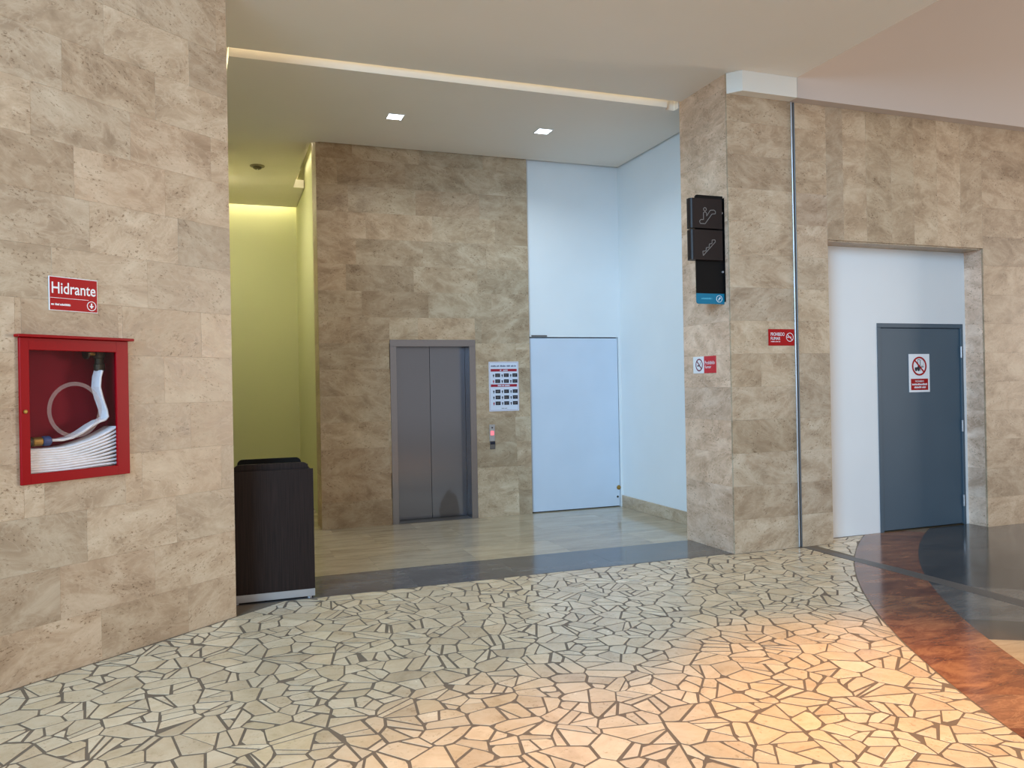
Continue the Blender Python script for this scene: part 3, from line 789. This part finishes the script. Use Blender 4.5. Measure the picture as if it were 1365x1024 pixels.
mb = MB(); mb.prism(shoulder(-0.272, 0.276, 0.93, 1.040, 0.045), 0.040, 0.058, 'y'); mb.build('lid_rim', mat_wenge, bn)
mb = MB(); mb.prism(shoulder(-0.238, 0.246, 0.93, 1.056, 0.040), 0.330, 0.348, 'y'); mb.build('lid_rim', mat_black, bn)
mb = MB(); mb.box(-0.262, 0.266, 0.058, 0.330, 0.925, 0.945); mb.box(-0.262, -0.245, 0.058, 0.330, 0.945, 1.0); mb.box(0.246, 0.266, 0.058, 0.330, 0.945, 1.0); mb.build('ash_tray', mat_black, bn)

# ------------------------------------------------------------------ elevator
el = empty('door_1', ((EX0+EX1)/2, YB, 0)); struct(el, 'closed brushed steel elevator doors with steel frame in the back wall', 'elevator door')
hx = (EX1-EX0)/2; jw = 0.078; dy = 0.19
mb = MB(); mb.box(-hx, -hx+jw, -0.006, dy, 0, EH-0.08, bevel=0.002); mb.build('door_jamb', mat_steelframe, el)
mb = MB(); mb.box(hx-jw, hx, -0.006, dy, 0, EH-0.08, bevel=0.002); mb.build('door_jamb', mat_steelframe, el)
mb = MB(); mb.box(-hx, hx, -0.006, dy, EH-0.08, EH, bevel=0.002); mb.build('door_header', mat_steelframe, el)
pw = hx-jw
m3 = mat_steel.copy(); m3.name = 'brushed_steel_stained'   # scuffed patch near the bottom of the right leaf
nt3 = m3.node_tree; b3 = nt3.nodes['Principled BSDF']
tc = N(nt3, 'ShaderNodeTexCoord'); sub = N(nt3, 'ShaderNodeVectorMath', operation='SUBTRACT'); sub.inputs[1].default_value = (0.215, 0, 0.05)
dv = N(nt3, 'ShaderNodeVectorMath', operation='DIVIDE'); dv.inputs[1].default_value = (0.14, 1, 0.30)
ln_ = N(nt3, 'ShaderNodeVectorMath', operation='LENGTH'); nz = N(nt3, 'ShaderNodeTexNoise', i_Scale=14.0)
mr = N(nt3, 'ShaderNodeMapRange', i_1=0.85, i_2=1.0, i_3=0.62, i_4=0.0)
ad = N(nt3, 'ShaderNodeMath', operation='MULTIPLY_ADD'); ad.inputs[1].default_value = 0.35
nt3.links.new(tc.outputs['Object'], sub.inputs[0]); nt3.links.new(sub.outputs[0], dv.inputs[0]); nt3.links.new(dv.outputs[0], ln_.inputs[0])
nt3.links.new(tc.outputs['Object'], nz.inputs['Vector']); nt3.links.new(nz.outputs['Fac'], ad.inputs[0]); nt3.links.new(ln_.outputs['Value'], ad.inputs[2])
sb = N(nt3, 'ShaderNodeMath', operation='SUBTRACT'); sb.inputs[1].default_value = 0.17; nt3.links.new(ad.outputs[0], sb.inputs[0]); nt3.links.new(sb.outputs[0], mr.inputs[0])
cst = mixc(nt3, srgb(128, 134, 146), srgb(92, 88, 86), mr.outputs[0]); nt3.links.new(cst, b3.inputs['Base Color'])
mb = MB(); mb.box(-pw, -0.002, dy, dy+0.03, 0.010, EH-0.075, bevel=0.0015); mb.build('door_leaf', mat_steel, el)
mb = MB(); mb.box(0.002, pw, dy+0.004, dy+0.034, 0.010, EH-0.075, bevel=0.0015); mb.build('door_leaf', m3, el)
mb = MB(); mb.box(-pw, pw, -0.004, dy+0.06, 0.0005, 0.006); mb.build('door_sill', mat_metalgrey, el)
mb = MB(); mb.box(-pw, pw, dy+0.045, dy+0.06, 0.0065, EH-0.08); mb.build('shaft_back', mat_gap, el)

# call panel
cp = empty('elevator_call_panel', (3.080, YB, 0.826)); tag(cp, 'narrow steel elevator call panel with a lit red button, below the poster', 'call panel')
mb = MB(); mb.box(-0.036, 0.036, -0.010, -0.001, 0.098, 0.300, bevel=0.003); pl = mb.build('face_plate', mat_alu, cp)
mb = MB(); mb.box(-0.022, 0.022, -0.013, -0.009, 0.170, 0.222, bevel=0.002); mb.build('call_button', mat_callred, cp)
mb = MB(); mb.disc(0, 0.262, 0.010, -0.012, -0.009, 16); mb.build('key_switch', mat_ink, cp)
mb = MB(); mb.box(-0.030, 0.036, -0.010, -0.001, 0.0, 0.096, bevel=0.003); mb.build('lower_plate', mat_metalgrey, cp)
mb = MB(); mb.box(-0.026, 0.034, -0.012, -0.009, 0.058, 0.090, bevel=0.001); mb.build('display_window', mat_ink, cp)

# poster beside the elevator
po = empty('rules_poster', (3.2445, YB, 1.287)); tag(po, 'white instruction poster with red headings and rows of black boxes beside the elevator', 'poster')
W_, H_ = 0.386, 0.605
mb = MB(); mb.box(-W_/2, W_/2, -0.005, -0.001, 0, H_); mb.build('poster_sheet', mat_sheet, po)
mb = MB()
for (a, b_, c, d) in ((-W_/2+0.010, W_/2-0.010, H_-0.013, H_-0.010), (-W_/2+0.010, W_/2-0.010, 0.010, 0.013), (-W_/2+0.010, -W_/2+0.013, 0.013, H_-0.013), (W_/2-0.013, W_/2-0.010, 0.013, H_-0.013)):
    mb.box(a, b_, -0.0058, -0.0048, c, d)
mb.build('border_line', plain('pink_ink', srgb(176, 130, 146), 0.5), po)
mb = MB(); strokes(mb, -0.165, 0.160, H_-0.062, H_-0.042, -0.0058, -0.0048, rs); tag(mb.build('title_print', plain('title_ink', srgb(60, 72, 104), 0.5), po), kind='stuff')
mat_posterred = plain('poster_red', srgb(160, 30, 50), 0.45)
for zz, n_ in ((H_-0.120, 0.05), (H_-0.308, 0.08)):
    mb = MB(); mb.box(-0.170, 0.170, -0.0058, -0.0048, zz, zz+0.032); hb = mb.build('heading_bar', mat_posterred, po)
    mb = MB(); strokes(mb, -n_, n_, zz+0.007, zz+0.026, -0.0066, -0.0056, rs); tag(mb.build('heading_print', mat_sheet, hb), kind='stuff')
rowsz = [H_-0.188, H_-0.260, H_-0.385, H_-0.458, H_-0.530]
for ri, zz in enumerate(rowsz):
    for ci in range(3):
        x0 = -0.112+ci*0.112
        mb = MB(); mb.box(x0, x0+0.064, -0.0058, -0.0048, zz, zz+0.044); bxx = mb.build('text_box', mat_ink, po)
        mb = MB(); strokes(mb, x0+0.012, x0+0.052, zz+0.024, zz+0.032, -0.0064, -0.0056, rs); strokes(mb, x0+0.012, x0+0.044, zz+0.011, zz+0.019, -0.0064, -0.0056, rs); tag(mb.build('box_print', mat_signline, bxx), kind='stuff')
        mb = MB(); mb.disc(x0-0.022, zz+0.024, 0.010, -0.0058, -0.0048, 10); mb.bar((x0-0.022, zz+0.018), (x0-0.022, zz-0.001), 0.011, -0.0058, -0.0048); mb.build('pictogram', mat_posterred if (ri in (1, 4) and ci == 0) else mat_ink, po)
mb = MB(); strokes(mb, -0.035, 0.035, 0.030, 0.040, -0.0058, -0.0048, rs); tag(mb.build('footer_print', mat_signline, po), kind='stuff')

# ------------------------------------------------------------------ white flush door
wd = empty('door_2', ((WX0+WX1)/2, YW, 0)); struct(wd, 'flush white panel door with a dark gap around it right of the elevator', 'door')
hx = (WX1-WX0)/2
mb = MB(); mb.box(-hx+0.004, hx-0.010, 0.004, 0.045, 0.012, WH-0.014, bevel=0.002); leaf = mb.build('door_leaf', mat_whitedoor, wd)
mb = MB(); mb.box(-hx, hx, 0.060, 0.079, 0.001, WH-0.001); mb.build('gap_backing', mat_gap, wd)
mb = MB(); mb.box(-hx+0.030, -hx+0.240, -0.012, 0.0, WH+0.004, WH+0.022, bevel=0.002); mb.build('top_bracket', mat_metalgrey, wd)
mb = MB(); mb.lathe([(0.022, 0.004), (0.030, -0.004), (0.026, -0.012), (0.012, -0.016)], 18, 'y', (hx-0.030, 0, 0.25)); mb.build('lock_plate', mat_brass, leaf)
mb = MB(); mb.lathe([(0.014, 0.004), (0.012, -0.004), (0.005, -0.006)], 12, 'y', (hx-0.045, 0, 0.13)); mb.build('screw', mat_darkbrass, leaf)

# ------------------------------------------------------------------ grey door
gd = empty('door_3', ((GX0+GX1)/2, YR, 0)); struct(gd, 'slate grey metal service door in the white recess on the right', 'door')
hx = (GX1-GX0)/2
mb = MB(); mb.box(-hx, -hx+0.05, -0.004, 0.11, 0, GH-0.045, bevel=0.002); mb.build('door_jamb', mat_greydoor, gd)
mb = MB(); mb.box(hx-0.035, hx, -0.004, 0.11, 0, GH-0.045, bevel=0.002); mb.build('door_jamb', mat_greydoor, gd)
mb = MB(); mb.box(-hx, hx, -0.004, 0.11, GH-0.045, GH, bevel=0.002); mb.build('door_header', mat_greydoor, gd)
mb = MB(); mb.box(-hx+0.053, hx-0.039, 0.012, 0.058, 0.012, GH-0.050, bevel=0.002); leaf = mb.build('door_leaf', mat_greydoor, gd)
for zz in (0.26, 1.07, 1.87):
    mb = MB(); mb.lathe([(0.009, -0.062), (0.010, -0.060), (0.010, 0.060), (0.009, 0.062)], 12, 'z', (hx-0.037, -0.008, zz)); mb.build('hinge', mat_alu, gd)
mb = MB(); mb.box(-hx+0.05, hx-0.035, 0.0, 0.10, 0.0005, 0.008); mb.build('threshold', mat_darkbrass, gd)

# forklift prohibition sign on the grey door
fs = empty('forklift_sign', (6.958, YR+0.012, 1.448)); tag(fs, 'white and red prohibition sign with crossed-out forklift on the grey door', 'sign')
mb = MB(); mb.box(-0.143, 0.143, -0.004, -0.0005, 0, 0.405); mb.build('sign_board', mat_whitesign, fs)
mb = MB(); mb.box(-0.118, 0.118, -0.005, -0.0035, 0.022, 0.142); rp_ = mb.build('text_panel', mat_redsign, fs)
lettering('PROHIBIDO', -0.060, 0.106, 0.120, 0.018, -0.0056, mat_whitesign, rp_, bold=0.012)
mb = MB(); strokes(mb, -0.105, 0.105, 0.074, 0.093, -0.0058, -0.0048, rs); strokes(mb, -0.085, 0.085, 0.042, 0.062, -0.0058, -0.0048, rs); tag(mb.build('fine_print', mat_whitesign, rp_), kind='stuff')
mb = MB()
mb.prism([(-0.062, 0.240), (0.004, 0.240), (0.004, 0.285), (-0.018, 0.285), (-0.024, 0.266), (-0.062, 0.262)], -0.005, -0.0035, 'y')
mb.disc(-0.045, 0.236, 0.014, -0.0052, -0.0035, 14); mb.disc(-0.012, 0.236, 0.014, -0.0052, -0.0035, 14)
mb.bar((0.010, 0.225), (0.010, 0.345), 0.007, -0.005, -0.0035); mb.bar((-0.018, 0.345), (0.010, 0.345), 0.006, -0.005, -0.0035); mb.bar((-0.018, 0.285), (-0.018, 0.345), 0.006, -0.005, -0.0035)
mb.bar((0.010, 0.268), (0.060, 0.268), 0.010, -0.005, -0.0035)
mb.build('forklift_picture', mat_ink, fs)
mb = MB()
for (a, b_, c, d) in ((0.022, 0.058, 0.280, 0.283), (0.022, 0.025, 0.283, 0.340), (0.055, 0.058, 0.283, 0.340), (0.022, 0.058, 0.340, 0.343)): mb.box(a, b_, -0.005, -0.0035, c, d)
mb.build('load_outline', mat_signline, fs)
mb = MB(); mb.ring(0, 0.276, 0.083, 0.101, -0.0062, -0.0035, 44); mb.bar((-0.062, 0.338), (0.062, 0.214), 0.017, -0.0066, -0.0054); mb.build('prohibition_ring', mat_redsign, fs)

# ------------------------------------------------------------------ red PROHIBIDO FUMAR sign on the pillar front
ps = empty('no_smoking_sign', (4.990, YC, 1.930)); tag(ps, 'dark red PROHIBIDO FUMAR sign on the pillar front beside the joint cover', 'sign')
mb = MB(); mb.box(-0.149, 0.149, -0.006, -0.001, 0, 0.156, bevel=0.0008); mb.build('sign_board', mat_redsign, ps)
lettering('PROHIBIDO', -0.124, 0.092, 0.158, 0.032, -0.0066, mat_whitesign, ps, bold=0.006)
lettering('FUMAR', -0.124, 0.052, 0.108, 0.030, -0.0066, mat_whitesign, ps, bold=0.006)
mb = MB(); strokes(mb, -0.124, -0.016, 0.034, 0.041, -0.0068, -0.0058, rs); tag(mb.build('fine_print', mat_whitesign, ps), kind='stuff')
mb = MB(); mb.ring(0.095, 0.080, 0.037, 0.042, -0.007, -0.0058, 32); mb.bar((0.062, 0.080), (0.112, 0.080), 0.007, -0.007, -0.0058); mb.bar((0.068, 0.106), (0.122, 0.054), 0.005, -0.007, -0.0058)
mb.build('no_smoking_symbol', mat_whitesign, ps)

# ------------------------------------------------------------------ white and red no-smoking sign on the pillar's left face
ns = empty('no_smoking_sign', (XP, 6.638, 1.684), R(-90)); tag(ns, 'small half white half red Prohibido fumar sign on the pillar side facing the alcove', 'sign')
# local x runs towards the camera
mb = MB(); mb.box(-0.193, -0.004, -0.006, -0.0015, 0, 0.164); mb.build('white_panel', mat_whitesign, ns)
mb = MB(); mb.box(-0.004, 0.194, -0.006, -0.0015, 0, 0.164); mb.build('red_panel', plain('pale_red_vinyl', srgb(206, 44, 52), 0.4), ns)
lettering('Prohibido', 0.012, 0.084, 0.165, 0.034, -0.0066, mat_whitesign, ns, bold=0.008)
lettering('fumar', 0.012, 0.046, 0.105, 0.030, -0.0066, mat_whitesign, ns, bold=0.008)
mb = MB(); mb.ring(-0.088, 0.082, 0.050, 0.062, -0.0072, -0.0058, 36); mb.bar((-0.125, 0.119), (-0.051, 0.045), 0.012, -0.0072, -0.0058); mb.build('prohibition_ring', plain('maroon_ink', srgb(120, 20, 60), 0.45), ns)
mb = MB(); mb.bar((-0.122, 0.074), (-0.080, 0.074), 0.011, -0.0066, -0.0058); mb.bar((-0.074, 0.082), (-0.066, 0.110), 0.006, -0.0066, -0.0058); mb.build('cigarette_picture', mat_ink, ns)

# ------------------------------------------------------------------ projecting escalator sign on the pillar
es = empty('escalator_sign', (4.27, 6.30, 2.322)); tag(es, 'dark projecting sign with escalator and stairs pictograms high on the pillar', 'sign')
def rrect(x0, x1, z0, z1, r, corners='all', n=6):
    P = []
    for (cx, cz, s0, key) in ((x1-r, z0+r, -90, 'r'), (x1-r, z1-r, 0, 'r'), (x0+r, z1-r, 90, 'l'), (x0+r, z0+r, 180, 'l')):
        if corners == 'left' and key == 'r':
            P.append((x1, z0 if s0 == -90 else z1)); continue
        for i in range(n+1):
            t = R(s0+90*i/n); P.append((cx+r*math.cos(t), cz+r*math.sin(t)))
    return P
px0, px1 = -0.146, 0.153
mb = MB(); mb.prism([(-0.146, 0.098), (0.153, 0.098)]+[(0.153, 1.009)]+[(-0.146+0.025+0.025*math.cos(R(90+15*i)), 1.009-0.025+0.025*math.sin(R(90+15*i))) for i in range(7)], -0.006, 0.006, 'y'); mb.build('back_plate', mat_black, es)
mb = MB(); mb.prism([(0.153, 0.097), (-0.146, 0.097)]+[(-0.146+0.025+0.025*math.cos(R(180+15*i)), 0.025+0.025*math.sin(R(180+15*i))) for i in range(7)]+[(0.153, 0.0)], -0.0065, 0.0065, 'y'); tp = mb.build('teal_panel', mat_teal, es)
mb = MB(); mb.ring(0.097, 0.049, 0.028, 0.033, -0.0078, -0.006, 28); mb.prism([(0.085, 0.035), (0.098, 0.062), (0.112, 0.062), (0.112, 0.048), (0.104, 0.052), (0.093, 0.032)], -0.0078, -0.006, 'y'); mb.build('arrow_symbol', mat_whitesign, tp)
mb = MB(); strokes(mb, -0.098, 0.030, 0.043, 0.057, -0.0074, -0.006, rs); tag(mb.build('fine_print', plain('pale_teal_print', srgb(90, 180, 205), 0.5), tp), kind='stuff')
def sleeve(z0, z1):
    # box wrapping the plate, rounded along its outer upright edge
    r = 0.035; P = [(0.118, -0.045), (0.118, 0.045)]
    for i in range(7): t = R(90+15*i); P.append((-0.220+r+r*math.cos(t), 0.045-r+r*math.sin(t)))
    for i in range(7): t = R(180+15*i); P.append((-0.220+r+r*math.cos(t), -0.045+r+r*math.sin(t)))
    mb = MB(); mb.prism(P, z0, z1); return mb
for (z0, z1, kind) in ((0.694, 0.968, 'escalator'), (0.402, 0.678, 'stairs')):
    bxo = sleeve(z0, z1).build('sign_box', mat_signbrown, es)
    mb = MB(); y0, y1 = -0.0465, -0.0445; wln = 0.006
    if kind == 'escalator':
        L = [(-0.120, 0.735), (-0.128, 0.755), (-0.112, 0.772), (-0.084, 0.772), (-0.084, 0.835), (-0.068, 0.845), (-0.050, 0.835), (-0.050, 0.805), (-0.010, 0.862), (0.030, 0.866), (0.048, 0.852), (0.044, 0.832), (0.008, 0.828), (-0.068, 0.735), (-0.120, 0.735)]
        mb.ring(-0.067, 0.868, 0.012, 0.018, y0, y1, 20)
    else:
        L = [(-0.095, 0.440), (-0.098, 0.480), (-0.064, 0.484), (-0.060, 0.514), (-0.030, 0.518), (-0.026, 0.550), (0.002, 0.554), (0.004, 0.588), (0.036, 0.590), (0.040, 0.572), (-0.095, 0.440)]
    for a, b_ in zip(L, L[1:]): mb.bar(a, b_, wln, y0, y1)
    mb.build('pictogram', mat_signline, bxo)
for zz in (0.30, 0.85):
    mb = MB(); mb.lathe([(0.010, 0.0), (0.010, 0.010)], 14, 'y', (0.138, -0.016, zz)); mb.build('bolt', mat_alu, es)
mb = MB(); mb.box(0.1535, 0.1552, -0.03, 0.03, 0.02, 0.99); mb.build('mounting_plate', mat_black, es)

# ------------------------------------------------------------------ alcove downlights, detector
dl = empty('ceiling_downlight', (1.722, 8.100, HC)); tag(dl, 'small square recessed ceiling light, left one of the two', 'ceiling light', 'square alcove downlights')
s = 0.075
mb = MB()
for (a, b_, c, d) in ((-s-0.012, s+0.012, -s-0.012, -s), (-s-0.012, s+0.012, s, s+0.012), (-s-0.012, -s, -s, s), (s, s+0.012, -s, s)): mb.box(a, b_, c, d, -0.006, -0.0005, bevel=0.001)
mb.build('light_frame', mat_white, dl)
mb = MB(); mb.box(-s, s, -s, s, -0.004, -0.001); mb.build('diffuser', mat_led, dl)
d2 = dl.copy(); col.objects.link(d2); d2.location = (3.372, 8.095, HC); d2['label'] = 'small square recessed ceiling light, right one of the two nearer the white wall'
for ch in dl.children:
    c = ch.copy(); col.objects.link(c); c.parent = d2
for nm, x, y in (('downlight_lamp', 1.722, 8.1), ('downlight_lamp', 3.372, 8.095)):
    L_ = area(nm, (x, y, HC-0.012), (x, y, 0), 0.13, 0.13, 11, (0.86, 0.96, 1.0), 140)
sd = empty('smoke_detector', (0.453, 10.378, HC)); tag(sd, 'round smoke detector on the corridor ceiling', 'smoke detector')
mb = MB(); mb.lathe([(0.090, -0.0005), (0.086, -0.012), (0.070, -0.016)], 28, 'z'); mb.build('base_ring', plain('aged_white_plastic', srgb(150, 140, 112), 0.5), sd)
mb = MB(); mb.lathe([(0.052, -0.0165), (0.050, -0.034), (0.030, -0.044)], 24, 'z'); mb.build('sensor_head', plain('grey_plastic', srgb(96, 88, 66), 0.5), sd)
mb = MB(); mb.lathe([(0.008, -0.0445), (0.006, -0.050)], 10, 'z'); mb.build('indicator', mat_whitesign, sd)

# warm spotlights recessed in the main ceiling, out of frame above the paving
def warm_spot(x, y, tx, ty, energy, ang, label):
    o = empty('ceiling_spotlight', (x, y, 8.0)); tag(o, label, 'ceiling light', 'warm ceiling spotlights')
    mb = MB(); mb.ring(0, 0, 0.07, 0.09, 0, 0.006, 28)
    rg = mb.build('trim_ring', mat_white, o); rg.rotation_euler = (R(90), 0, 0); rg.location = (0, 0, -0.0065)
    mb = MB(); mb.lathe([(0.068, -0.001), (0.068, -0.004)], 28, 'z'); mb.build('lamp_face', mat_warmled, o)
    d = bpy.data.lights.new('spot', 'SPOT'); d.energy = energy; d.color = (1.0, 0.43, 0.06); d.spot_size = R(ang); d.spot_blend = 1.0; d.shadow_soft_size = 0.10
    l = bpy.data.objects.new('spot_lamp', d); col.objects.link(l); l.location = (x, y, 7.97)
    l.rotation_euler = (Vector((tx, ty, 0))-Vector((x, y, 7.97))).to_track_quat('-Z', 'Y').to_euler()
warm_spot(3.5, 2.3, 3.42, 3.05, 3500, 23, 'warm ceiling spotlight high above the paving near the red band')
warm_spot(1.6, 2.1, 1.5, 2.85, 1750, 22, 'warm ceiling spotlight high above the paving nearer the left wall')
warm_spot(-0.5, -0.6, -0.3, 0.2, 1300, 60, 'unseen warm spotlight added behind the camera to bounce light off the paving')  # added to light the floor behind the camera and lift the ceiling

# unseen lamp added behind the left wall to brighten the green corridor
cl = empty('corridor_fill_lamp', (-0.16, 10.9, HC)); tag(cl, 'flat ceiling lamp added out of sight to brighten the corridor', 'ceiling light')
mb = MB(); mb.box(-0.12, 0.12, -0.6, 0.6, -0.035, -0.0005, bevel=0.004); mb.build('lamp_housing', mat_white, cl)
mb = MB(); mb.box(-0.10, 0.10, -0.58, 0.58, -0.040, -0.0355); mb.build('diffuser', mat_warmled, cl)
area('corridor_fill_light', (-0.16, 10.9, HC-0.05), (0.5, 11.6, 0), 0.2, 1.1, 95, (1.0, 0.95, 0.80))
